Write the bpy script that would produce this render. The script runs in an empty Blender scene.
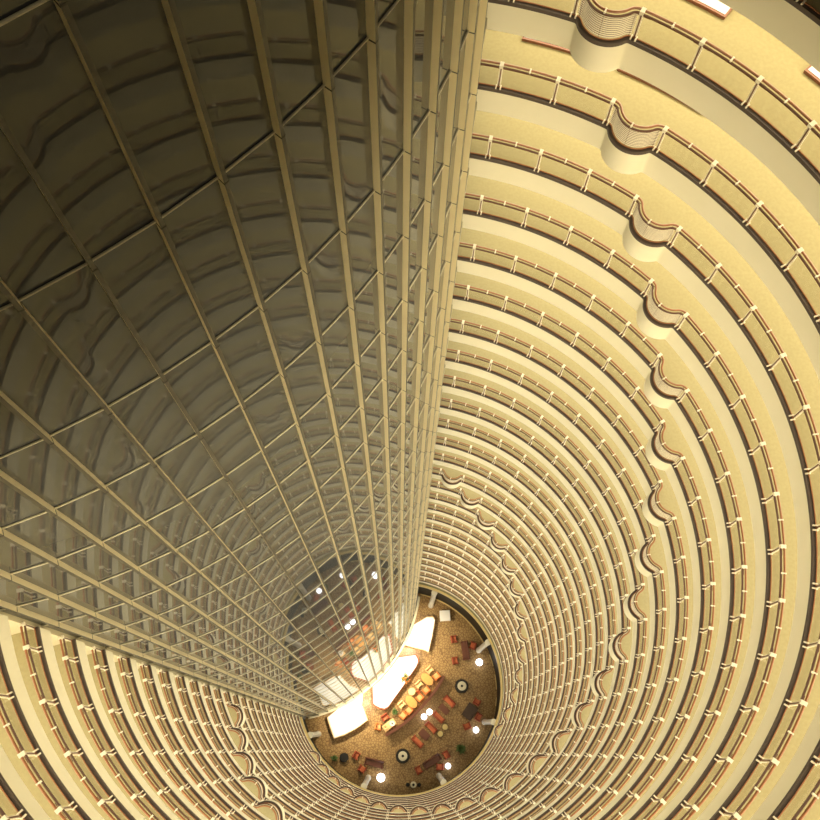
import bpy, bmesh, math, random
from mathutils import Vector, Matrix
random.seed(7)
S = bpy.context.scene
COL = S.collection
PI = math.pi
# ------------------------------------------------------------------ measured geometry of the atrium
R = 13.5                 # radius of the balcony edge
H = 3.8512               # storey height
HR = 1.058               # rail height over the kerb
PH0 = 1.34473            # angle of railing post 0
DP = -0.142032           # angle from post to post (clockwise)
CX, CY, RC = -16.947, 15.215, 19.528   # bowed glass wall: centre and radius
FLOOR = -113.0           # lobby floor (rail of gallery one is z = 0)
GAL = 27                 # galleries 0..27, 28 is the plain ledge
def pol(r, a, z=0.0): return Vector((r*math.cos(a), r*math.sin(a), z))
def cpol(r, deg, z=0.0):
    a = math.radians(deg); return Vector((CX + r*math.cos(a), CY + r*math.sin(a), z))
def zr(k): return -(k-1)*H
COVE, WALLK, WALLT, SPOTK = 1.6, 9.4, 11.6, 2.0
# ------------------------------------------------------------------ materials
def mat(name, col, rough=0.5, metal=0.0, ior=1.45, noise=None, emit=None, est=0.0, spec=0.5, bump=0.0):
    m = bpy.data.materials.new(name); m.use_nodes = True
    nt = m.node_tree; b = nt.nodes['Principled BSDF']
    b.inputs['Base Color'].default_value = (*col, 1)
    b.inputs['Roughness'].default_value = rough
    b.inputs['Metallic'].default_value = metal
    b.inputs['IOR'].default_value = ior
    b.inputs['Specular IOR Level'].default_value = spec
    if emit:
        b.inputs['Emission Color'].default_value = (*emit, 1)
        b.inputs['Emission Strength'].default_value = est
    if noise:
        sc, amt, col2 = noise
        tc = nt.nodes.new('ShaderNodeTexCoord')
        n = nt.nodes.new('ShaderNodeTexNoise'); n.inputs['Scale'].default_value = sc; n.inputs['Detail'].default_value = 4
        r = nt.nodes.new('ShaderNodeMapRange')
        r.inputs[1].default_value = 0.35; r.inputs[2].default_value = 0.65; r.inputs[4].default_value = amt
        mx = nt.nodes.new('ShaderNodeMix'); mx.data_type = 'RGBA'
        mx.inputs[6].default_value = (*col, 1); mx.inputs[7].default_value = (*col2, 1)
        nt.links.new(tc.outputs['Object'], n.inputs['Vector'])
        nt.links.new(n.outputs['Fac'], r.inputs[0]); nt.links.new(r.outputs[0], mx.inputs[0])
        nt.links.new(mx.outputs[2], b.inputs['Base Color'])
    return m
M = {}
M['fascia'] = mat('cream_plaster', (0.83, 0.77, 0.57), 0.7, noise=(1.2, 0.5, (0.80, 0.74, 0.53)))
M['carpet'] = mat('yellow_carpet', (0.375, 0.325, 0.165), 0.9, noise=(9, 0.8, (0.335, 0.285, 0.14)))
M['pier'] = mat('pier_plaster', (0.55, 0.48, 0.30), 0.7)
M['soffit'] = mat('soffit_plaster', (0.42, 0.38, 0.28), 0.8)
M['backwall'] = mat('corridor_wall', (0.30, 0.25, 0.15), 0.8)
M['rail'] = mat('copper_brown_rail', (0.36, 0.15, 0.06), 0.28, noise=(6, 0.6, (0.28, 0.11, 0.05)))
M['rail2'] = mat('dark_brown_rail', (0.13, 0.055, 0.03), 0.35)
M['kerb'] = mat('dark_kerb', (0.075, 0.055, 0.045), 0.5, noise=(5, 0.6, (0.10, 0.07, 0.05)))
M['post'] = mat('brown_post', (0.16, 0.075, 0.04), 0.35)
M['clamp'] = mat('cream_clamp', (0.86, 0.78, 0.60), 0.3)
M['grille'] = mat('cream_bar', (0.84, 0.77, 0.58), 0.4)
M['fin'] = mat('champagne_fin', (0.90, 0.80, 0.54), 0.42, metal=0.6)
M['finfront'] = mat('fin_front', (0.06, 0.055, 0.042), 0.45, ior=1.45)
M['joint'] = mat('dark_joint', (0.03, 0.025, 0.02), 0.6)
M['transom'] = mat('bronze_transom', (0.58, 0.53, 0.38), 0.4, ior=1.5)
M['glasswall'] = mat('dark_reflective_glass', (0.060, 0.062, 0.060), 0.02, ior=1.32)
M['bench'] = mat('brown_bench_side', (0.25, 0.10, 0.05), 0.4)
M['white'] = mat('white_stone', (0.85, 0.82, 0.78), 0.3)
M['column'] = mat('cream_column', (0.86, 0.82, 0.70), 0.4)
M['panel'] = mat('dark_wood_panel', (0.022, 0.017, 0.013), 0.6)
M['gold'] = mat('gold_trim', (0.80, 0.62, 0.26), 0.35)
M['lamp'] = mat('cove_lamp', (0.3, 0.27, 0.2), 0.5, emit=(1.0, 0.91, 0.70), est=COVE)
M['washfill'] = mat('wash_fill', (0.3, 0.27, 0.2), 0.5, emit=(1.0, 0.91, 0.70), est=WALLK)  # for the added emissive bands, not a lamp of the place
def pane_mat():
    m = bpy.data.materials.new('clear_balustrade_glass'); m.use_nodes = True
    nt = m.node_tree; nt.nodes.clear()
    o = nt.nodes.new('ShaderNodeOutputMaterial'); t = nt.nodes.new('ShaderNodeBsdfTransparent')
    t.inputs[0].default_value = (0.99, 0.99, 0.98, 1)
    g = nt.nodes.new('ShaderNodeBsdfGlossy'); g.inputs['Roughness'].default_value = 0.05
    lw = nt.nodes.new('ShaderNodeLayerWeight'); lw.inputs[0].default_value = 0.5
    pw = nt.nodes.new('ShaderNodeMath'); pw.operation = 'POWER'; pw.inputs[1].default_value = 4.0; nt.links.new(lw.outputs['Facing'], pw.inputs[0])
    f = nt.nodes.new('ShaderNodeMapRange'); f.inputs[3].default_value = 0.01; f.inputs[4].default_value = 0.35; nt.links.new(pw.outputs[0], f.inputs[0])
    mx = nt.nodes.new('ShaderNodeMixShader')
    nt.links.new(f.outputs[0], mx.inputs[0]); nt.links.new(t.outputs[0], mx.inputs[1]); nt.links.new(g.outputs[0], mx.inputs[2])
    nt.links.new(mx.outputs[0], o.inputs[0]); return m
M['pane'] = pane_mat()
def floor_mat():
    m = mat('mosaic_floor', (0.5, 0.3, 0.1), 0.35); nt = m.node_tree; b = nt.nodes['Principled BSDF']
    tc = nt.nodes.new('ShaderNodeTexCoord')
    v = nt.nodes.new('ShaderNodeTexVoronoi'); v.feature = 'DISTANCE_TO_EDGE'; v.inputs['Scale'].default_value = 2.9
    n = nt.nodes.new('ShaderNodeTexNoise'); n.inputs['Scale'].default_value = 1.1; n.inputs['Detail'].default_value = 5
    rp = nt.nodes.new('ShaderNodeMapRange'); rp.inputs[1].default_value = 0.02; rp.inputs[2].default_value = 0.16
    mx = nt.nodes.new('ShaderNodeMix'); mx.data_type = 'RGBA'
    mx.inputs[6].default_value = (0.40, 0.245, 0.095, 1); mx.inputs[7].default_value = (0.44, 0.30, 0.13, 1)
    m2 = nt.nodes.new('ShaderNodeMix'); m2.data_type = 'RGBA'; m2.inputs[6].default_value = (0.21, 0.115, 0.045, 1)
    L = nt.links.new
    L(tc.outputs['Object'], v.inputs['Vector']); L(tc.outputs['Object'], n.inputs['Vector'])
    L(v.outputs['Distance'], rp.inputs[0]); L(n.outputs['Fac'], mx.inputs[0])
    L(rp.outputs[0], m2.inputs[0]); L(mx.outputs[2], m2.inputs[7]); L(m2.outputs[2], b.inputs['Base Color'])
    return m
M['mosaic'] = floor_mat()
# ------------------------------------------------------------------ mesh helpers
class MB:
    def __init__(s): s.v = []; s.f = []; s.m = []
    def face(s, idx, mi=0): s.f.append(idx); s.m.append(mi)
    def box(s, c, size, ax=None, mi=0):
        c = Vector(c); sx, sy, sz = [q/2 for q in size]
        X, Y, Z = ax if ax else (Vector((1,0,0)), Vector((0,1,0)), Vector((0,0,1)))
        b = len(s.v)
        for dz in (-1, 1):
            for dy in (-1, 1):
                for dx in (-1, 1): s.v.append(c + X*(dx*sx) + Y*(dy*sy) + Z*(dz*sz))
        for q in ((0,2,3,1),(4,5,7,6),(0,1,5,4),(2,6,7,3),(0,4,6,2),(1,3,7,5)): s.face([b+i for i in q], mi)
    def sweep(s, path, prof, closed=False, mi=0, up=Vector((0,0,1))):
        """prof: (side, up) pairs round the path; side is to the right of travel"""
        n = len(path); np_ = len(prof); b = len(s.v)
        for i, p in enumerate(path):
            a = path[max(i-1, 0)] if not closed else path[(i-1) % n]
            c = path[min(i+1, n-1)] if not closed else path[(i+1) % n]
            t = (c - a).normalized(); sd = t.cross(up).normalized(); u = sd.cross(t).normalized()
            for (x, y) in prof: s.v.append(p + sd*x + u*y)
        for i in range(n if closed else n-1):
            j = (i+1) % n
            for q in range(np_):
                w = (q+1) % np_
                s.face([b+i*np_+q, b+j*np_+q, b+j*np_+w, b+i*np_+w], mi)
        if not closed:
            s.face([b+q for q in range(np_)][::-1], mi); s.face([b+(n-1)*np_+q for q in range(np_)], mi)
    def tube(s, path, r, seg=8, closed=False, mi=0):
        s.sweep(path, [(r*math.cos(2*PI*q/seg), r*math.sin(2*PI*q/seg)) for q in range(seg)], closed, mi)
    def lathe(s, c, prof, seg=24, mi=0, cap=True):
        c = Vector(c); b = len(s.v); n = len(prof)
        for (r, z) in prof:
            for q in range(seg):
                a = 2*PI*q/seg; s.v.append(c + Vector((r*math.cos(a), r*math.sin(a), z)))
        for i in range(n-1):
            for q in range(seg):
                w = (q+1) % seg; s.face([b+i*seg+q, b+i*seg+w, b+(i+1)*seg+w, b+(i+1)*seg+q], mi)
        if cap:
            s.face([b+q for q in range(seg)][::-1], mi); s.face([b+(n-1)*seg+q for q in range(seg)], mi)
    def prism(s, pts, z0, z1, mi=0, mside=None):
        b = len(s.v); n = len(pts)
        for z in (z0, z1):
            for p in pts: s.v.append(Vector((p[0], p[1], z)))
        s.face([b+i for i in range(n)][::-1], mi); s.face([b+n+i for i in range(n)], mi)
        for i in range(n):
            j = (i+1) % n; s.face([b+i, b+j, b+n+j, b+n+i], mi if mside is None else mside)
    def mesh(s, name, mats, smooth=False):
        me = bpy.data.meshes.new(name); me.from_pydata([tuple(v) for v in s.v], [], s.f)
        for m in (mats if isinstance(mats, (list, tuple)) else [mats]): me.materials.append(m)
        me.polygons.foreach_set('material_index', s.m)
        bm = bmesh.new(); bm.from_mesh(me); bmesh.ops.recalc_face_normals(bm, faces=bm.faces); bm.to_mesh(me); bm.free()
        if smooth:
            me.polygons.foreach_set('use_smooth', [True]*len(me.polygons))
            me.set_sharp_from_angle(angle=math.radians(40))
        me.update(); return me
def ob(name, me, parent=None, mtx=None):
    o = bpy.data.objects.new(name, me); COL.objects.link(o)
    if parent is not None: o.parent = parent
    if mtx is not None: o.matrix_local = mtx
    return o
def struct(name, me, parent=None):
    o = ob(name, me, parent)
    if parent is None: o['kind'] = 'structure'
    return o
def thing(name, label, cat, loc=(0,0,0), rz=0.0, group=None):
    o = bpy.data.objects.new(name, None); COL.objects.link(o); o.empty_display_size = 0.3
    o.location = loc; o.rotation_euler = (0, 0, rz); o['label'] = label; o['category'] = cat
    if group: o['group'] = group
    return o
def tag(o, label, cat, group=None):
    o['label'] = label; o['category'] = cat
    if group: o['group'] = group
    return o
# ------------------------------------------------------------------ plan curve of a gallery edge, with its bow bays
J0, J1 = -0.75, 29.42     # gallery edge from behind the glass wall to its near end
BB, RB = 0.51, 0.75       # bow depth and radius
def bow(u):
    u = abs(u); u1 = 0.65; s1 = math.sqrt(RB*RB-u1*u1); y1 = BB-(RB-s1); an = math.asin(u1/RB)
    rf = y1/(1-math.cos(an)); u2 = u1+rf*math.sin(an)
    if u <= u1: return BB-(RB-math.sqrt(RB*RB-u*u))
    if u >= u2: return 0.0
    return rf-math.sqrt(max(rf*rf-(u2-u)**2, 0))
def bows_of(k): return [j for j in range(0, 29) if (j-k) % 14 == 0] if 1 <= k <= 26 else []
def radius(k, j, off=0.0):
    for b in bows_of(k):
        if b <= j <= b+1: return R+off-bow((j-b-0.5)*abs(DP)*R)
    return R+off
def edge(k, z, off=0.0, j0=J0, j1=J1):
    js = []
    n = int((j1-j0)*6)
    base = [j0+(j1-j0)*i/n for i in range(n+1)]
    bs = bows_of(k)
    for j in base:
        if not any(b-1e-6 < j < b+1+1e-6 for b in bs): js.append(j)
    for b in bs:
        if b+1 <= j1 and b >= j0:
            js += [b+i/32 for i in range(33)]
    js.sort(); out = []
    for j in js:
        # offset square to the curve
        e = 1e-3; r = radius(k, j); a = PH0+j*DP
        p0 = pol(radius(k, j-e), PH0+(j-e)*DP); p1 = pol(radius(k, j+e), PH0+(j+e)*DP)
        t = (p1-p0).normalized(); nrm = Vector((-t.y, t.x, 0))
        if nrm.dot(pol(1, a)) < 0: nrm = -nrm
        out.append(pol(r, a, z)+nrm*off)
    return out
def rect(w, h): return [(-w/2, -h/2), (w/2, -h/2), (w/2, h/2), (-w/2, h/2)]
ZB = -HR-0.06             # corridor floor under the rail
ZF = -2.22                # underside of the fascia
RW = 17.2                 # corridor back wall
_cache = {}
def variant(k):
    key = (k % 14) if 1 <= k <= 26 else -1
    if key in _cache: return _cache[key]
    d = {}
    m = MB(); m.tube(edge(k, 0.015, 0.055), 0.042, 8); d['hand'] = m.mesh('handrail', M['rail'], True)
    m = MB(); m.sweep(edge(k, -0.035, -0.055), rect(0.055, 0.055)); d['inner'] = m.mesh('inner_rail', M['rail2'])
    m = MB(); m.sweep(edge(k, -HR-0.0, -0.105), rect(0.12, 0.15)); d['kerb'] = m.mesh('kerb', M['kerb'])
    m = MB(); m.sweep(edge(k, -HR+0.10, -0.045), rect(0.03, 0.03)); d['low'] = m.mesh('lower_rail', M['rail'])
    e = edge(k, ZB, -0.155); n = len(e); m = MB()
    for p in e: m.v += [Vector((p.x, p.y, ZB)), Vector((p.x, p.y, ZF))]
    for i in range(n-1): m.face([2*i, 2*i+1, 2*i+3, 2*i+2])
    d['fascia'] = m.mesh('trim', M['fascia'], True)
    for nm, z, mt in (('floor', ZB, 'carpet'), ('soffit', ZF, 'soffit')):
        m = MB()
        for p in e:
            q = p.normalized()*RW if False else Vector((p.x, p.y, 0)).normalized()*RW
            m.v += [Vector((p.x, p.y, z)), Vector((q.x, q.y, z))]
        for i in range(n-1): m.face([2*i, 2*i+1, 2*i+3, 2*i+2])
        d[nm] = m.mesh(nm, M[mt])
    m = MB()
    for i in range(121):
        a = PH0+(J0+(J1-J0)*i/120)*DP
        m.v += [pol(13.6, a, ZF-0.02), pol(14.6, a, ZF-0.02)]
    for i in range(120): m.face([2*i, 2*i+1, 2*i+3, 2*i+2])
    d['cove'] = m.mesh('cove_light', M['lamp'])
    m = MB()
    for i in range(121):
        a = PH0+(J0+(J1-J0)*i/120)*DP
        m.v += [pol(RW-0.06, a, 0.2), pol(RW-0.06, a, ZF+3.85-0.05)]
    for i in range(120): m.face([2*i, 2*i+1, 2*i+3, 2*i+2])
    d['wash'] = m.mesh('fascia_fill', M['washfill'])  # unseen emissive band on the back wall, added to brighten the fascias opposite
    _cache[key] = d; return d
# post, clamps, glass (built at the +x side, turned into place)
X3, Y3, Z3 = Vector((1,0,0)), Vector((0,1,0)), Vector((0,0,1))
m = MB(); m.box((R, 0, -0.56), (0.07, 0.04, 1.14))
for sd in (-1, 1): m.box((R, sd*0.038, -0.58), (0.045, 0.036, 1.10), mi=1)
post_me = m.mesh('post', [M['post'], M['clamp']])
m = MB(); m.box((R-0.07, 0.075, -HR+0.03), (0.17, 0.045, 0.20)); m.box((R-0.07, -0.075, -HR+0.03), (0.17, 0.045, 0.20)); foot_me = m.mesh('foot_clamp', M['clamp'])
m = MB(); m.box((R+0.015, 0, -0.0), (0.20, 0.13, 0.12)); collar_me = m.mesh('collar', M['clamp'])
m = MB(); m.box((R+0.015, 0, -0.0), (0.18, 0.05, 0.11)); mid_me = m.mesh('joint_collar', M['clamp'])
m = MB(); m.tube([Vector((R+0.05, -0.27, -0.2)), Vector((R+0.05, 0.27, -0.2))], 0.014, 6); arm_me = m.mesh('glass_arm', M['post'])
def pane_mesh(frac):
    m = MB(); w = abs(DP); n = 5
    for i in range(n+1):
        a = w*(0.06+(0.88*frac)*i/n)*-1
        for (rr, z) in ((R-0.012, -0.09), (R+0.012, -0.09), (R+0.012, -HR+0.08), (R-0.012, -HR+0.08)): m.v.append(pol(rr, a, z))
    for i in range(n):
        for q in range(4):
            w2 = (q+1) % 4; m.face([4*i+q, 4*i+4+q, 4*i+4+w2, 4*i+w2])
    m.face([0,1,2,3]); m.face([4*n+3, 4*n+2, 4*n+1, 4*n])
    return m.mesh('glass_panel', M['pane'])
pane_me = pane_mesh(1.0); pane_half = pane_mesh(0.36)
def grille_mesh():
    m = MB(); N = 11
    for q in range(N):
        z = -0.13-(HR-0.30)*q/(N-1)
        pts = [pol(R-bow((t-0.5)*abs(DP)*R)-0.02, t*DP, z) for t in [0.06+0.88*i/28 for i in range(29)]]
        m.sweep(pts, rect(0.024, 0.036))
        if q < N-1: m.sweep([p+Vector((0, 0, -0.038)) for p in pts], rect(0.014, 0.014), mi=1)
    for t in (0.09, 0.5, 0.91):
        p = pol(R-bow((t-0.5)*abs(DP)*R)-0.02, t*DP)
        m.box((p.x, p.y, -0.56), (0.022, 0.022, 0.98), mi=1)
    return m.mesh('bow_grille', [M['grille'], M['post']])
grille_me = grille_mesh()
def RZ(a): return Matrix.Rotation(a, 4, 'Z')
ORD = {1: 'first', 2: 'second', 3: 'third', 4: 'fourth', 5: 'fifth', 6: 'sixth', 7: 'seventh', 8: 'eighth', 9: 'ninth', 10: 'tenth',
       11: 'eleventh', 12: 'twelfth', 13: 'thirteenth', 14: 'fourteenth'}
def ring_label(k):
    if k == 0: return 'dark balustrade in the top right corner, above all the lit galleries'
    if k == 1: return 'topmost lit balustrade with copper rails, its slatted bow cut by the top edge'
    if k <= 14: return 'copper railed glass balustrade round the atrium, %s lit ring down from the top' % ORD[k]
    if k == 27: return 'lowest glass balustrade of all, just above the plain ledge over the lobby'
    return 'thin glass balustrade deep in the atrium, %s ring up from the lobby' % ORD[28-k]
m = MB(); a0, a1 = PH0+J0*DP, PH0+J1*DP
P = lambda r, z, n=160: [pol(r, a0+(a1-a0)*i/n, z) for i in range(n+1)]
zl = zr(28)
# back wall of the corridors, lobby wall, end pier
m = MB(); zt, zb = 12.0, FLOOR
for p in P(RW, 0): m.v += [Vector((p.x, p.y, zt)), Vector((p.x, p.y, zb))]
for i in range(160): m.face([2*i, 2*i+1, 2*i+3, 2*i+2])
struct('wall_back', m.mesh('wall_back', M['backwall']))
m = MB()
for p in P(13.6, 0): m.v += [Vector((p.x, p.y, zl-1.6)), Vector((p.x, p.y, zb))]
for i in range(160): m.face([2*i, 2*i+1, 2*i+3, 2*i+2])
struct('wall_lobby', m.mesh('wall_lobby', M['panel']))
m = MB()
ap0, ap1 = PH0+J1*DP, math.radians(-163.3)
pts = [pol(13.5, ap0), pol(13.5, ap1), pol(RW, ap1), pol(RW, ap0)]
m.prism([(p.x, p.y) for p in pts], zl-1.6, zt); struct('wall_pier', m.mesh('wall_pier', M['pier']))
BAL = []
for k in range(0, GAL+1):
    d = variant(k); T = Matrix.Translation((0, 0, zr(k)))
    # setting: slab edge, corridor floor, soffit with its light
    for nm, key in (('trim_%d' % (k+1), 'fascia'), ('floor', 'floor'), ('ceiling', 'soffit')):
        o = ob(nm, d[key], None, T); o['kind'] = 'structure'
        if key == 'soffit' and k < GAL+1: ob('cove_light', d['cove'], o)
    if k:
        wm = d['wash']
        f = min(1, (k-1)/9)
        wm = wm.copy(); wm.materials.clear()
        wm.materials.append(mat('wash_fill', (0.3, 0.27, 0.2), 0.5, emit=(1.0, 0.87+0.07*f, 0.60+0.19*f), est=WALLT+(WALLK-WALLT)*f))  # added fill, stronger and warmer toward the upper galleries
        ob('fascia_fill', wm, bpy.data.objects['wall_back'], T)
    root = thing('balustrade', ring_label(k), 'balustrade', (0, 0, zr(k)), 0, 'balustrades round the atrium'); BAL.append(root)
    hand = ob('handrail', d['hand'], root); ob('inner_rail', d['inner'], root); ob('kerb', d['kerb'], root); ob('lower_rail', d['low'], root)
    bs = bows_of(k)
    for j in list(range(0, 30)):
        a = PH0+j*DP
        p = ob('post', post_me, root, RZ(a))
        if k <= 20: ob('foot_clamp', foot_me, p)
        if k <= 6: ob('glass_arm', arm_me, p)
        ob('collar', collar_me, hand, RZ(a))
        if j in bs:
            ob('bow_grille', grille_me, root, RZ(a))
        else:
            ob('glass_panel', pane_me if j < 29 else pane_half, root, RZ(a))
        if j < 29:
            am = PH0+(j+0.5)*DP
            ob('joint_collar', mid_me, hand, Matrix.Translation(pol(radius(k, j+0.5)-R, am)) @ RZ(am))
    ae = PH0+J1*DP
    ob('post', post_me, root, RZ(ae)); ob('collar', collar_me, hand, RZ(ae))
# plain ledge over the lobby
m = MB(); a0, a1 = PH0+J0*DP, PH0+J1*DP
P = lambda r, z, n=160: [pol(r, a0+(a1-a0)*i/n, z) for i in range(n+1)]
zl = zr(28)
m.sweep(P(13.42, zl-1.35), rect(0.26, 0.5)); struct('trim_29', m.mesh('trim', M['gold']))
m = MB()
for p, q in zip(P(13.5, zl-1.2), P(RW, zl-1.2)): m.v += [p, q]
for i in range(160): m.face([2*i, 2*i+1, 2*i+3, 2*i+2])
struct('floor', m.mesh('floor', M['carpet']))
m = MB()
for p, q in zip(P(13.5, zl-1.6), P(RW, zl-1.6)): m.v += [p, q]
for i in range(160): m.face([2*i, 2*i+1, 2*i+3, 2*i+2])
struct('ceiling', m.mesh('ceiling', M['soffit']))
# ------------------------------------------------------------------ bowed glass wall with fins and transoms
FP, F0 = 3.87, -76.62
FIN = [F0+FP*i for i in range(17)]
def rcw(a): return 19.528-0.15*min(1, max(0, (a+42)/24))
wall = bpy.data.objects.new('wall_left', None); COL.objects.link(wall); wall['kind'] = 'structure'
ZT = 20.0
bounds = [F0-2.6]+FIN+[FIN[-1]+FP, FIN[-1]+2*FP, FIN[-1]+3*FP]
LV = [16.8, 11.86, 6.95]+[2.07-H*i for i in range(0, 31) if 2.07-H*i > FLOOR+1]
for i in range(len(bounds)-1):
    m = MB(); p, q = cpol(rcw(bounds[i]), bounds[i]), cpol(rcw(bounds[i+1]), bounds[i+1])
    pi, qi = cpol(rcw(bounds[i])-0.05, bounds[i]), cpol(rcw(bounds[i+1])-0.05, bounds[i+1])
    m.prism([(p.x, p.y), (q.x, q.y), (qi.x, qi.y), (pi.x, pi.y)], FLOOR, ZT)
    ob('glass_pane', m.mesh('glass_pane', M['glasswall']), wall)
FW, FD = 0.09, 0.20
for a in FIN:
    ar = math.radians(a+0.2); X = Vector((math.cos(ar), math.sin(ar), 0)); Y = Vector((-math.sin(ar), math.cos(ar), 0))
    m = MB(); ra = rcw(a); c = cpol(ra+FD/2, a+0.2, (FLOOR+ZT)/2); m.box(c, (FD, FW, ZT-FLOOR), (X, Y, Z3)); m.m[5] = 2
    for z in LV: m.box(cpol(ra+FD/2, a+0.2, z-0.03), (FD+0.012, FW+0.012, 0.035), (X, Y, Z3), 1)
    ob('fin', m.mesh('fin', [M['fin'], M['joint'], M['finfront']]), wall)
for z in LV:
    m = MB(); m.tube([cpol(rcw(b)+0.03, b, z) for b in bounds], 0.027, 8); ob('transom', m.mesh('transom', M['transom'], True), wall)
# ------------------------------------------------------------------ lobby floor
m = MB(); fl = [pol(13.6, a0+(a1-a0)*i/160) for i in range(161)]
fl += [cpol(RC, d) for d in [-78+72*i/40 for i in range(41)]]
m.v = [Vector((p.x, p.y, FLOOR)) for p in fl]; m.face(list(range(len(fl)))); struct('floor_lobby', m.mesh('floor_lobby', M['mosaic']))
#FURN_BEGIN
# gallery benches
def bench(k, d0, d1, label):
    t = thing('bench', label, 'bench', tuple(pol(16.03, math.radians((d0+d1)/2), zr(k)+ZB)), 0, 'low white benches on the upper galleries')
    c = t.location.copy(); n = 12
    def arc(r0, r1, z0, z1, m, e=0.0):
        pa = [math.radians(d0+e+(d1-d0-2*e)*i/n) for i in range(n+1)]
        pts = [pol(r0, a)-c for a in pa]+[pol(r1, a)-c for a in pa[::-1]]
        m.prism([(p.x, p.y) for p in pts], z0, z1)
    m = MB(); arc(15.70, 16.36, 0.0, 0.11, m); ob('frame', m.mesh('frame', M['bench']), t)
    m = MB(); arc(15.78, 16.30, 0.11, 0.125, m, -0.22 if d1 < d0 else 0.22); ob('bench_top', m.mesh('bench_top', M['white']), t)
bench(1, 66.5, 53.4, 'low white topped bench with brown rim, cut off by the top edge of the photo')
bench(1, 43.06, 31.0, 'low white topped bench with brown rim, cut off by the right edge of the photo')
bench(2, 75.67, 66.5, 'brown rim of a low bench under the topmost gallery, left of its bow')
bench(2, 63.07, 51.0, 'thin brown rim of a low bench under the topmost gallery, right of its bow')

# lobby
M['orange'] = mat('orange_leather', (0.72, 0.25, 0.07), 0.5, noise=(5, 0.5, (0.62, 0.20, 0.06)))
M['orange2'] = mat('orange_seat', (0.85, 0.42, 0.17), 0.55)
M['pale'] = mat('pale_leather', (0.85, 0.58, 0.27), 0.5)
M['red'] = mat('dark_red_velvet', (0.40, 0.085, 0.035), 0.6, noise=(6, 0.6, (0.30, 0.06, 0.03)))
M['red2'] = mat('red_cushion', (0.62, 0.17, 0.07), 0.6)
M['darkwood'] = mat('dark_wood', (0.085, 0.05, 0.035), 0.35, noise=(4, 0.6, (0.05, 0.03, 0.022)))
M['maroon'] = mat('maroon_top', (0.17, 0.065, 0.04), 0.35)
M['black'] = mat('near_black', (0.022, 0.02, 0.018), 0.4)
M['shade'] = mat('cream_drum', (0.85, 0.78, 0.58), 0.5)
M['glow'] = mat('lamp_glow', (1, 1, 1), 0.5, emit=(0.95, 0.97, 1.0), est=5.0)
M['emit_top'] = mat('emissive_white_top', (0.6, 0.6, 0.58), 0.3, emit=(1.0, 0.97, 0.92), est=0.35)  # emission added to brighten the white counter tops
M['leaf'] = mat('leaf_green', (0.10, 0.16, 0.04), 0.6)
M['bloom'] = mat('orange_bloom', (0.80, 0.25, 0.06), 0.6)
M['oak'] = mat('orange_oak', (0.72, 0.36, 0.11), 0.4, noise=(3, 0.6, (0.62, 0.29, 0.08)))
def rbox(m, c, size, bev=0.05, rz=0.0, mi=0):
    """a box with chamfered top edges"""
    sx, sy, sz = [q/2 for q in size]; b = len(m.v); c = Vector(c); ca, sa = math.cos(rz), math.sin(rz)
    lay = [(sx, sy, -sz), (sx, sy, sz-bev), (sx-bev, sy-bev, sz)]
    for (x, y, z) in lay:
        for (u, v) in ((-x, -y), (x, -y), (x, y), (-x, y)): m.v.append(c+Vector((u*ca-v*sa, u*sa+v*ca, z)))
    m.face([b+3, b+2, b+1, b])
    for q in range(2):
        for i in range(4):
            j = (i+1) % 4; m.face([b+4*q+i, b+4*q+j, b+4*q+4+j, b+4*q+4+i], mi)
    m.face([b+8, b+9, b+10, b+11], mi)
def make_chair(w, d, body, seat):
    m = MB(); rbox(m, (0, -0.02, 0.28), (w-0.34, d-0.26, 0.26), 0.06); a = m.mesh('seat', seat)
    m = MB(); rbox(m, (0, d/2-0.12, 0.43), (w-0.02, 0.22, 0.72), 0.08); b = m.mesh('backrest', body)
    m = MB(); rbox(m, (0, -0.1, 0.32), (0.17, d-0.22, 0.50), 0.06); c = m.mesh('armrest', body)
    m = MB(); m.lathe((0, 0, 0), [(0.03, 0.0), (0.035, 0.16)], 8); l = m.mesh('leg', M['darkwood'])
    return a, b, c, l, w, d
def seatset(name, cat, me, x, y, rz, label, group):
    a, b, c, l, w, d = me
    t = thing(name, label, cat, (x, y, FLOOR), rz, group)
    ob('seat', a, t); ob('backrest', b, t)
    for s in (-1, 1): ob('armrest', c, t, Matrix.Translation((s*(w/2-0.09), 0, 0)))
    for sx in (-1, 1):
        for sy in (-1, 1): ob('leg', l, t, Matrix.Translation((sx*(w/2-0.12), sy*(d/2-0.14), 0)))
    return t
ch_o = make_chair(0.98, 0.95, M['orange'], M['orange2']); ch_p = make_chair(0.95, 0.9, M['pale'], M['pale'])
ch_r = make_chair(1.0, 0.9, M['red'], M['red2']); so_r = make_chair(1.8, 0.85, M['red'], M['red2'])
so_m = make_chair(2.6, 1.1, M['maroon'], M['maroon']); st_r = make_chair(0.48, 0.5, M['red2'], M['red2'])
G = 'armchairs along the curved partition'
AN = math.radians(-132)
for (x, y, a, lab) in ((5.11, 1.79, -48, 'square orange armchair at the top right end of the curved row'),
                       (3.69, -0.11, -48, 'orange armchair just below the upper oval table in the curved row'),
                       (2.81, -1.09, -45, 'orange armchair with pale seat just above the lower oval table'),
                       (1.36, -2.80, -42, 'orange armchair just below the lower oval table in the curved row'),
                       (0.55, -3.47, -40, 'orange armchair nearest the cluttered lower left end of the curved row')):
    seatset('armchair', 'armchair', ch_o, x, y, math.radians(a-90), lab, G)
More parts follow.
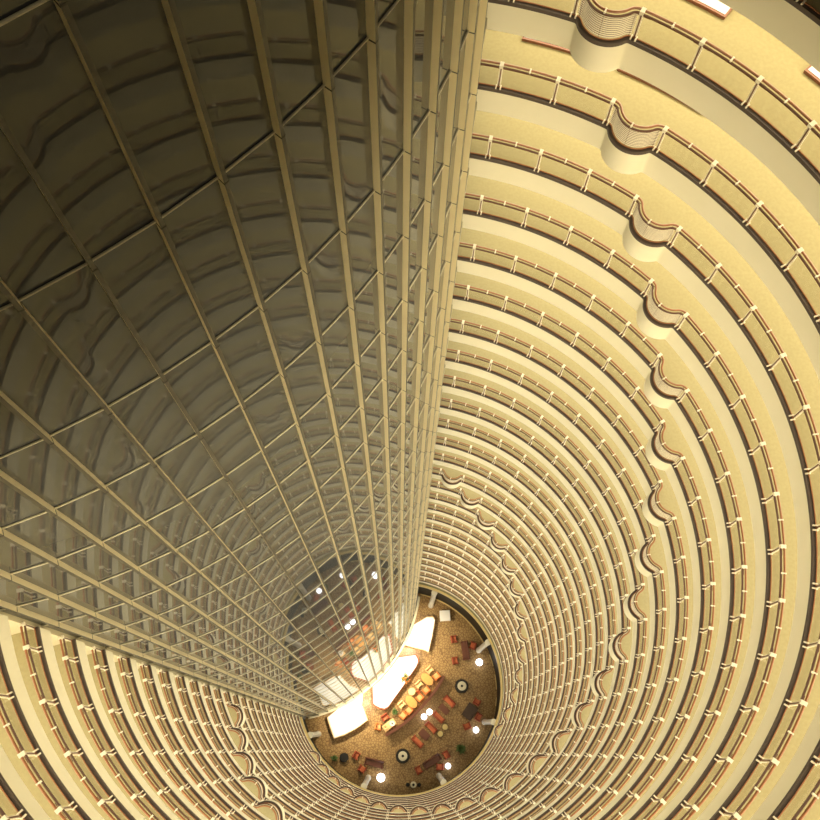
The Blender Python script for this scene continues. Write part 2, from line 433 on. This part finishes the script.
for (x, y, a, lab) in ((4.16, 2.62, 132, 'pale armchair above the upper oval table, nearest the white round-cornered bar end'),
                       (2.68, 0.68, 132, 'pale armchair left of the upper oval table, facing the orange row'),
                       (0.30, -2.05, 135, 'pale armchair left of the lower oval table, close to the bar rim')):
    seatset('armchair', 'armchair', ch_p, x, y, math.radians(a-90), lab, G)
seatset('stool', 'stool', st_r, 2.6, -0.3, 0.78, 'small red seat between the pale round table and an orange armchair', G)
def table(name, label, x, y, rx, ry, rz, hgt, topm, legm, group=None, square=False):
    t = thing(name, label, 'table', (x, y, FLOOR), rz, group)
    m = MB()
    if square: rbox(m, (0, 0, hgt-0.04), (2*rx, 2*ry, 0.08), 0.02)
    else: m.prism([(rx*math.cos(2*PI*i/32), ry*math.sin(2*PI*i/32)) for i in range(32)], hgt-0.06, hgt)
    ob('tabletop', m.mesh('tabletop', topm), t)
    if square:
        m = MB(); rbox(m, (0, 0, (hgt-0.08)/2), (0.08, 0.08, hgt-0.08), 0.005); le = m.mesh('leg', legm)
        for sx in (-1, 1):
            for sy in (-1, 1): ob('leg', le, t, Matrix.Translation((sx*(rx-0.1), sy*(ry-0.1), 0)))
    else:
        m = MB(); m.lathe((0, 0, 0), [(min(rx, ry)*0.6, 0), (min(rx, ry)*0.55, 0.04), (0.06, 0.09), (0.05, hgt-0.07), (0.12, hgt-0.06)], 16)
        ob('pedestal', m.mesh('pedestal', legm), t)
    return t
GT = 'tables along the curved partition'
table('oval_table', 'upper orange oval table in the curved row of seats', 3.80, 1.37, 0.98, 0.60, math.radians(-42), 0.62, M['oak'], M['darkwood'], GT)
table('oval_table', 'lower orange oval table in the curved row of seats', 1.64, -1.66, 0.98, 0.60, math.radians(-45), 0.62, M['oak'], M['darkwood'], GT)
table('round_table', 'pale round table between the two orange oval tables', 1.70, -0.31, 0.5, 0.5, 0, 0.62, M['pale'], M['darkwood'], GT)
# curved low partition behind the row
pp = [(-1.8, -6.1), (-0.85, -5.55), (0.08, -4.95), (1.52, -3.85), (3.02, -2.4), (4.40, -0.85), (5.45, 0.62), (6.15, 1.8)]
def smooth(ps, n=6):
    out = []
    for i in range(len(ps)-1):
        p0, p1, p2, p3 = [Vector((*ps[min(max(q, 0), len(ps)-1)], 0)) for q in (i-1, i, i+1, i+2)]
        for q in range(n):
            t = q/n; out.append(0.5*((2*p1)+(p2-p0)*t+(2*p0-5*p1+4*p2-p3)*t*t+(3*p1-p0-3*p2+p3)*t**3))
    out.append(Vector((*ps[-1], 0))); return out
sp = smooth(pp); t = thing('partition', 'curved low dark red partition backing the row of orange armchairs', 'partition', (2.0, -2.6, FLOOR))
off = Vector((2.0, -2.6, 0))
m = MB(); m.sweep([p-off+Vector((0, 0, 0.6)) for p in sp], rect(0.30, 1.2)); ob('panel', m.mesh('panel', M['red']), t)
m = MB(); m.sweep([p-off+Vector((0, 0, 1.23)) for p in sp], rect(0.38, 0.06)); ob('cap', m.mesh('cap', M['maroon']), t)
# cluttered end of the row
t = thing('serving_table', 'pale serving table at the lower left end of the curved partition', 'table', (-1.35, -4.75, FLOOR), math.radians(38))
m = MB(); rbox(m, (0, 0, 0.76), (1.9, 0.9, 0.08), 0.02); ob('tabletop', m.mesh('tabletop', M['pale']), t)
m = MB(); rbox(m, (0, 0, 0.36), (1.6, 0.6, 0.72), 0.02); ob('base', m.mesh('base', M['darkwood']), t)
def bowl(x, y, z, r, label, rim):
    t = thing('serving_bowl', label, 'bowl', (x, y, z), 0, 'bowls on the serving table')
    m = MB(); m.lathe((0, 0, 0), [(r*0.5, 0), (r*0.9, 0.10), (r, 0.2), (r*0.88, 0.2), (r*0.3, 0.06)], 20); ob('bowl', m.mesh('bowl', rim, True), t)
    m = MB(); m.lathe((0, 0, 0), [(r*0.24, 0.07), (r*0.22, 0.24)], 12); ob('filling', m.mesh('filling', M['black']), t)
bowl(-0.95, -4.55, FLOOR+0.80, 0.36, 'white bowl with a black centre on the serving table', M['white'])
bowl(-1.85, -5.05, FLOOR+0.80, 0.26, 'small cream bowl at the lower left end of the serving table', M['pale'])
seatset('armchair', 'armchair', ch_r, -1.95, -3.75, math.radians(35), 'red armchair above left of the white bowl, by the bar', G)
seatset('armchair', 'armchair', ch_o, -2.85, -4.95, math.radians(80), 'orange armchair at the far lower left end of the curved row', G)
def plant(x, y, r, hgt, label, n=46, bloom=None, seed=1):
    rd = random.Random(seed)
    t = thing('potted_plant', label, 'plant', (x, y, FLOOR), 0)
    m = MB(); m.lathe((0, 0, 0), [(r*0.40, 0), (r*0.55, hgt*0.4), (r*0.50, hgt*0.4), (r*0.45, hgt*0.34)], 16); ob('pot', m.mesh('pot', M['darkwood']), t)
    m = MB()
    for i in range(n):
        a = rd.uniform(0, 2*PI); e = rd.uniform(0.25, 1.4); L = r*rd.uniform(0.7, 1.15)
        d = Vector((math.cos(a)*math.cos(e), math.sin(a)*math.cos(e), math.sin(e))); s = Vector((-math.sin(a), math.cos(a), 0))*r*0.14
        p = Vector((0, 0, hgt*0.36)); b = len(m.v)
        m.v += [p, p+d*L*0.5+s, p+d*L*0.5-s, p+d*L+Vector((0, 0, -L*0.25)), p+d*L*0.5+Vector((0, 0, 0.03))]
        m.face([b, b+1, b+4]); m.face([b, b+4, b+2]); m.face([b+1, b+3, b+4]); m.face([b+2, b+4, b+3])
    ob('foliage', m.mesh('foliage', M['leaf']), t)
plant(-0.62, -3.0, 0.62, 1.0, 'dark bushy plant at the lower left of the orange armchairs', 46, seed=3)
plant(-8.7, -9.1, 0.65, 1.1, 'dark green plant at the lobby edge below the left bar counter', 60, seed=4)
plant(8.43, -7.64, 0.95, 1.1, 'large dark plant standing alone in the lower right of the lobby', 70, seed=5)
m = MB(); m.lathe((0, 0, 0), [(0.50, 0), (0.62, 0.12), (0.62, 0.4), (0.52, 0.5)], 24)
t = thing('ottoman', 'dark round ottoman beside the plant at the left lobby edge', 'ottoman', (-7.4, -9.0, FLOOR))
ob('seat', m.mesh('seat', M['black'], True), t)
# red lounge in the middle
GR = 'dark red seats of the lounge'
def red(x, y, a, lab, me=None, name='loveseat', cat='sofa'): seatset(name, cat, me or so_r, x, y, math.radians(a), lab, GR)
red(6.92, -1.56, -43, 'dark red sofa at the upper right end of the middle lounge row')
red(5.45, -3.6, 137, 'dark red sofa between the two maroon tables, above the pair of cream stools')
red(4.38, -5.0, -43, 'dark red sofa left of the pair of cream stools')
red(2.58, -6.83, 137, 'dark red sofa at the lower left end of the middle lounge row')
table('coffee_table', 'maroon square table at the upper end of the middle lounge row', 6.19, -2.58, 0.42, 0.75, math.radians(47), 0.42, M['maroon'], M['darkwood'], 'maroon lounge tables', True)
table('coffee_table', 'maroon square table at the lower end of the middle lounge row', 3.48, -5.92, 0.50, 0.75, math.radians(47), 0.42, M['maroon'], M['darkwood'], 'maroon lounge tables', True)
def stool(x, y, lab):
    t = thing('stool', lab, 'stool', (x, y, FLOOR), 0, 'pair of round cream stools')
    m = MB(); m.lathe((0, 0, 0), [(0.30, 0), (0.36, 0.1), (0.42, 0.38), (0.42, 0.40)], 24); ob('base', m.mesh('base', M['black'], True), t)
    m = MB(); m.lathe((0, 0, 0), [(0.36, 0.40), (0.39, 0.44), (0.36, 0.50), (0.20, 0.52)], 24); ob('cushion', m.mesh('cushion', M['gold'], True), t)
stool(5.66, -5.79, 'round cream stool, the lower of a pair below the dark red sofas')
stool(6.31, -4.90, 'round cream stool, the upper of a pair below the dark red sofas')
# round dark planters with cream drums
def drum(x, y, lab):
    t = thing('round_divan', lab, 'divan', (x, y, FLOOR), 0, 'round dark divans with cream drums')
    m = MB(); m.lathe((0, 0, 0), [(0.80, 0), (0.93, 0.10), (0.95, 0.40), (0.88, 0.48), (0.55, 0.50)], 32); ob('seat', m.mesh('seat', M['black'], True), t)
    m = MB(); m.lathe((0, 0, 0), [(0.56, 0.48), (0.60, 0.7), (0.62, 1.0), (0.50, 1.06), (0.30, 1.02), (0.22, 1.0)], 28); d = ob('drum', m.mesh('drum', M['shade'], True), t)
    m = MB(); m.lathe((0, 0, 0), [(0.17, 1.0), (0.17, 1.04)], 16); ob('vent', m.mesh('vent', M['black']), d)
drum(8.64, 0.50, 'round black divan with cream drum at the right of the lobby')
drum(0.57, -8.70, 'round black divan with cream drum at the bottom of the lobby')
t = thing('ring_stool', 'small cream ring shaped seat with dark centre at the bottom lobby edge', 'stool', (2.06, -12.3, FLOOR))
m = MB(); m.lathe((0, 0, 0), [(0.30, 0), (0.42, 0.3), (0.40, 0.45), (0.22, 0.46)], 24); ob('seat', m.mesh('seat', M['shade'], True), t)
m = MB(); m.lathe((0, 0, 0), [(0.17, 0.46), (0.16, 0.49)], 16); ob('centre', m.mesh('centre', M['black']), t)
for x, lab in ((1.29, 'tiny black stool left of the cream ring seat'), (2.83, 'tiny black stool right of the cream ring seat')):
    t = thing('stool', lab, 'stool', (x, -12.3, FLOOR), 0, 'black stools beside the ring seat')
    m = MB(); m.lathe((0, 0, 0), [(0.20, 0), (0.26, 0.4), (0.22, 0.44)], 16); ob('seat', m.mesh('seat', M['black'], True), t)
# glowing lamps
def lamp(x, y, r, lab, hgt=0.9):
    t = thing('globe_lamp', lab, 'lamp', (x, y, FLOOR), 0, 'white globe lamps')
    m = MB(); m.lathe((0, 0, 0), [(0.26, 0), (0.24, 0.05), (0.04, 0.08), (0.04, hgt-r)], 16); ob('stand', m.mesh('stand', M['darkwood']), t)
    m = MB(); m.lathe((0, 0, hgt), [(r*math.cos(a), r*math.sin(a)) for a in [(-0.47+0.94*i/8)*PI for i in range(9)]], 20); ob('globe', m.mesh('globe', M['glow'], True), t)
lamp(3.41, -3.62, 0.40, 'white glowing lamp, lower left of a pair between orange and red rows')
lamp(4.16, -2.98, 0.40, 'white glowing lamp, upper right of a pair between orange and red rows')
lamp(10.53, -5.24, 0.40, 'white glowing lamp beside the right hand column')
lamp(6.70, -9.88, 0.38, 'white glowing lamp beside the lower right column')
lamp(-2.33, -11.45, 0.55, 'large white glowing lamp beside the bottom left column')
lamp(11.10, 3.73, 0.48, 'white glowing lamp under the upper right column')
# corner groups
def group(items):
    for kind, x, y, a, lab in items:
        if kind == 'T': table('coffee_table', lab, x, y, 0.75, 1.0, math.radians(a), 0.42, M['darkwood'], M['darkwood'], 'dark lounge tables', True)
        elif kind == 'S': seatset('sofa', 'sofa', so_m, x, y, math.radians(a), lab, GR)
        elif kind == 'C': seatset('armchair', 'armchair', ch_r, x, y, math.radians(a), lab, GR)
group([('T', 9.75, -2.85, -35, 'dark table left of the right hand column'),
       ('C', 10.75, -1.55, 150, 'dark red armchair above the dark table by the right hand column'),
       ('C', 10.95, -3.55, 60, 'dark red armchair just left of the right hand column'),
       ('C', 9.35, -4.75, 200, 'dark red armchair left of the right hand lamp'),
       ('S', 4.60, -9.35, 33, 'long dark sofa in the lower right of the lobby'),
       ('C', 6.45, -8.50, -60, 'dark red armchair above the lower right lamp'),
       ('C', 5.62, -10.0, 180, 'dark red armchair just above the lower right column'),
       ('C', 2.75, -10.45, 120, 'dim red armchair at the left end of the long dark sofa'),
       ('S', 9.15, 5.35, -82, 'long maroon sofa left of the upper right column'),
       ('C', 7.6, 6.9, 100, 'red armchair above left of the long maroon sofa'),
       ('C', 7.75, 3.95, 100, 'red armchair below left of the long maroon sofa'),
       ('C', 10.25, 6.05, 250, 'red armchair between the maroon sofa and the upper right column'),
       ('S', -3.3, -9.65, -12, 'long maroon sofa at the bottom left of the lobby'),
       ('C', -5.75, -8.7, 60, 'red armchair at the upper left end of the bottom maroon sofa'),
       ('C', -4.9, -10.4, 150, 'red armchair below left of the bottom maroon sofa, above its column')])
# columns leaning out to the ledge
for (x, y, lab) in ((11.12, 5.45, 'cream column standing above the upper right lamp'), (4.31, 11.64, 'cream column at the top of the lobby by the white table'),
                    (11.82, -4.18, 'cream column at the right edge of the lobby'), (5.50, -11.16, 'cream column at the lower right edge of the lobby'),
                    (-4.07, -11.53, 'cream column at the bottom left edge of the lobby'), (-11.07, -6.03, 'cream column at the far left by the end of the glass wall')):
    an = math.atan2(y, x); t = thing('column', lab, 'column', (x, y, FLOOR), an, 'cream columns round the lobby')
    dr = 13.15-math.hypot(x, y); m = MB(); top = zl-1.62-FLOOR
    m.tube([Vector((0, 0, 0.25)), Vector((dr*0.5, 0, top*0.5)), Vector((dr, 0, top))], 0.36, 20); ob('shaft', m.mesh('shaft', M['column'], True), t)
    m = MB(); m.lathe((0, 0, 0), [(0.42, 0), (0.42, 0.14), (0.37, 0.26)], 20); ob('base', m.mesh('base', M['column'], True), t)
    m = MB(); m.lathe((dr*0.93, 0, top-0.55), [(0.37, 0), (0.40, 0.3), (0.42, 0.5), (0.38, 0.53)], 20); ob('capital', m.mesh('capital', M['column'], True), t)
# bars along the glass wall
def counter(label, pts, hgt, toph, body, rim=None, name='bar_counter'):
    c = Vector((sum(p[0] for p in pts)/len(pts), sum(p[1] for p in pts)/len(pts), FLOOR)); t = thing(name, label, 'counter', tuple(c), 0, 'white bar counters at the foot of the glass wall')
    q = [(p[0]-c.x, p[1]-c.y) for p in pts]
    def sc(f): return [(x*f, y*f) for x, y in q]
    m = MB(); m.prism(sc(0.94), 0, hgt-0.1); ob('body', m.mesh('body', body), t)
    m = MB(); m.prism(q, hgt-0.1, hgt); ob('counter_rim', m.mesh('counter_rim', rim or body), t)
    m = MB(); m.prism(sc(0.955), hgt, hgt+0.03); ob('emit_top', m.mesh('emit_top', toph), t)
    return t
wl = lambda a, r=RC+0.35: tuple(cpol(r, a))[:2]
counter('white bar counter with curved front at the left foot of the glass wall',
        [(-8.84, -6.62), (-7.36, -6.11), (-5.75, -5.26), (-4.25, -4.16), (-5.10, -2.2)]+[wl(a) for a in (-53, -57, -61, -65)]+[(-9.9, -3.9)], 1.15, M['emit_top'], M['pale'])
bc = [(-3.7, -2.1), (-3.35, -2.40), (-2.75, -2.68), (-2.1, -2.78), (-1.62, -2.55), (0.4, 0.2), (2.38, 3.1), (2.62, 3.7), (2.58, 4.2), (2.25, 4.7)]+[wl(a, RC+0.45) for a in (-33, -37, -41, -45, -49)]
counter('large white bar with rounded corners and a red brown rim', bc, 1.15, M['emit_top'], M['pale'], M['red'])
counter('white bar counter at the right foot of the glass wall',
        [(3.50, 5.18), (3.98, 4.91), (4.50, 7.2), (4.90, 9.49), (4.59, 9.9), (3.74, 9.9)]+[wl(a) for a in (-19, -24, -28)], 1.15, M['emit_top'], M['pale'])
t = table('square_table', 'small white square table beyond the right bar counter', 6.3, 10.1, 0.75, 0.75, math.radians(4), 0.8, M['white'], M['white'], None, True)
t = thing('flower_arrangement', 'orange and green flowers standing on the large bar', 'flowers', (0.67, 1.45, FLOOR+1.18))
m = MB(); m.lathe((0, 0, 0), [(0.16, 0), (0.24, 0.2), (0.20, 0.35), (0.16, 0.33)], 16); ob('vase', m.mesh('vase', M['darkwood'], True), t)
rd = random.Random(9); m = MB(); m2 = MB()
for i in range(60):
    a = rd.uniform(0, 2*PI); e = rd.uniform(0.2, 1.5); L = rd.uniform(0.45, 0.75)
    d = Vector((math.cos(a)*math.cos(e), math.sin(a)*math.cos(e), math.sin(e))); p = Vector((0, 0, 0.3)); s = Vector((-math.sin(a), math.cos(a), 0))*0.09; b = len(m.v)
    m.v += [p, p+d*L*0.6+s, p+d*L*0.6-s, p+d*L]; m.face([b, b+1, b+3, b+2])
    if i % 3 == 0: m2.lathe(p+d*L*1.02+Vector((0.12, -0.1, 0)), [(0.03, -0.06), (0.10, 0.0), (0.06, 0.06)], 8)
ob('foliage', m.mesh('foliage', M['leaf']), t); ob('blooms', m2.mesh('blooms', M['bloom']), t)
# gold ledge on the lobby wall and plinth of the glass wall
m = MB(); m.sweep([pol(13.42, math.radians(78-50*i/40), FLOOR+0.45) for i in range(41)], rect(0.16, 0.10)); struct('trim_30', m.mesh('trim', M['gold']))
for i, (d0, d1) in enumerate(((21, 14), (9, 0.5), (-4, -9))):
    m = MB(); m.sweep([pol(13.46, math.radians(d0+(d1-d0)*q/10), FLOOR+0.6) for q in range(11)], rect(0.12, 0.10)); struct('trim_%d' % (31+i), m.mesh('trim', M['gold']))
m = MB(); m.sweep([cpol(RC+0.16, -77+70*i/60, FLOOR+0.2) for i in range(61)], rect(0.30, 0.4)); ob('plinth', m.mesh('plinth', M['fascia']), wall)
def light(name, kind, loc, e, col, size=0.3, aim=None, spot=1.6):
    l = bpy.data.lights.new(name, kind); l.energy = e; l.color = col
    if kind == 'SPOT': l.spot_size = spot; l.spot_blend = 0.8; l.shadow_soft_size = size
    elif kind == 'POINT': l.shadow_soft_size = size
    o = bpy.data.objects.new(name, l); COL.objects.link(o); o.location = loc
    if aim is not None: o.rotation_euler = (Vector(aim)-Vector(loc)).to_track_quat('-Z', 'Y').to_euler()
    return o
for a, e in ((-64, 900), (-55, 900), (-46, 1300), (-37, 1300), (-27, 900), (-19, 700)):
    p = cpol(RC+0.9, a, FLOOR+6.0); q = cpol(RC+3.0, a, FLOOR)
    light('floor_fill_spot', 'SPOT', p, e*SPOTK, (1.0, 0.86, 0.60), 0.15, q, 1.9)  # added spots without fixtures, brightening the floor and bars by the glass
#FURN_END
# ------------------------------------------------------------------ light
w = bpy.data.worlds.new('World'); S.world = w; w.use_nodes = True
w.node_tree.nodes['Background'].inputs[0].default_value = (1.0, 0.86, 0.6, 1); w.node_tree.nodes['Background'].inputs[1].default_value = 0.16
# ------------------------------------------------------------------ camera
cam = bpy.data.cameras.new('Camera'); co = bpy.data.objects.new('Camera', cam); COL.objects.link(co)
cam.sensor_width = 36; cam.lens = 36*915.33/820; cam.clip_end = 500; cam.clip_start = 0.05
MR = [[0.9998533918794762, 0.012606140234040853, 0.011587923692631629], [0.01585241946864837, -0.9373067280709522, -0.34814479503490225], [0.006472676733514132, 0.34827745080797834, -0.9373691491160661]]
rx, dn, fw = [Vector(r) for r in MR]
mw = Matrix(((rx.x, -dn.x, -fw.x, 0.0), (rx.y, -dn.y, -fw.y, -7.935585), (rx.z, -dn.z, -fw.z, 20.332885), (0, 0, 0, 1)))
co.matrix_world = mw; S.camera = co
S.view_settings.view_transform = 'Standard'; S.view_settings.look = 'None'; S.view_settings.exposure = 0; S.view_settings.gamma = 1
S.view_settings.use_curve_mapping = False
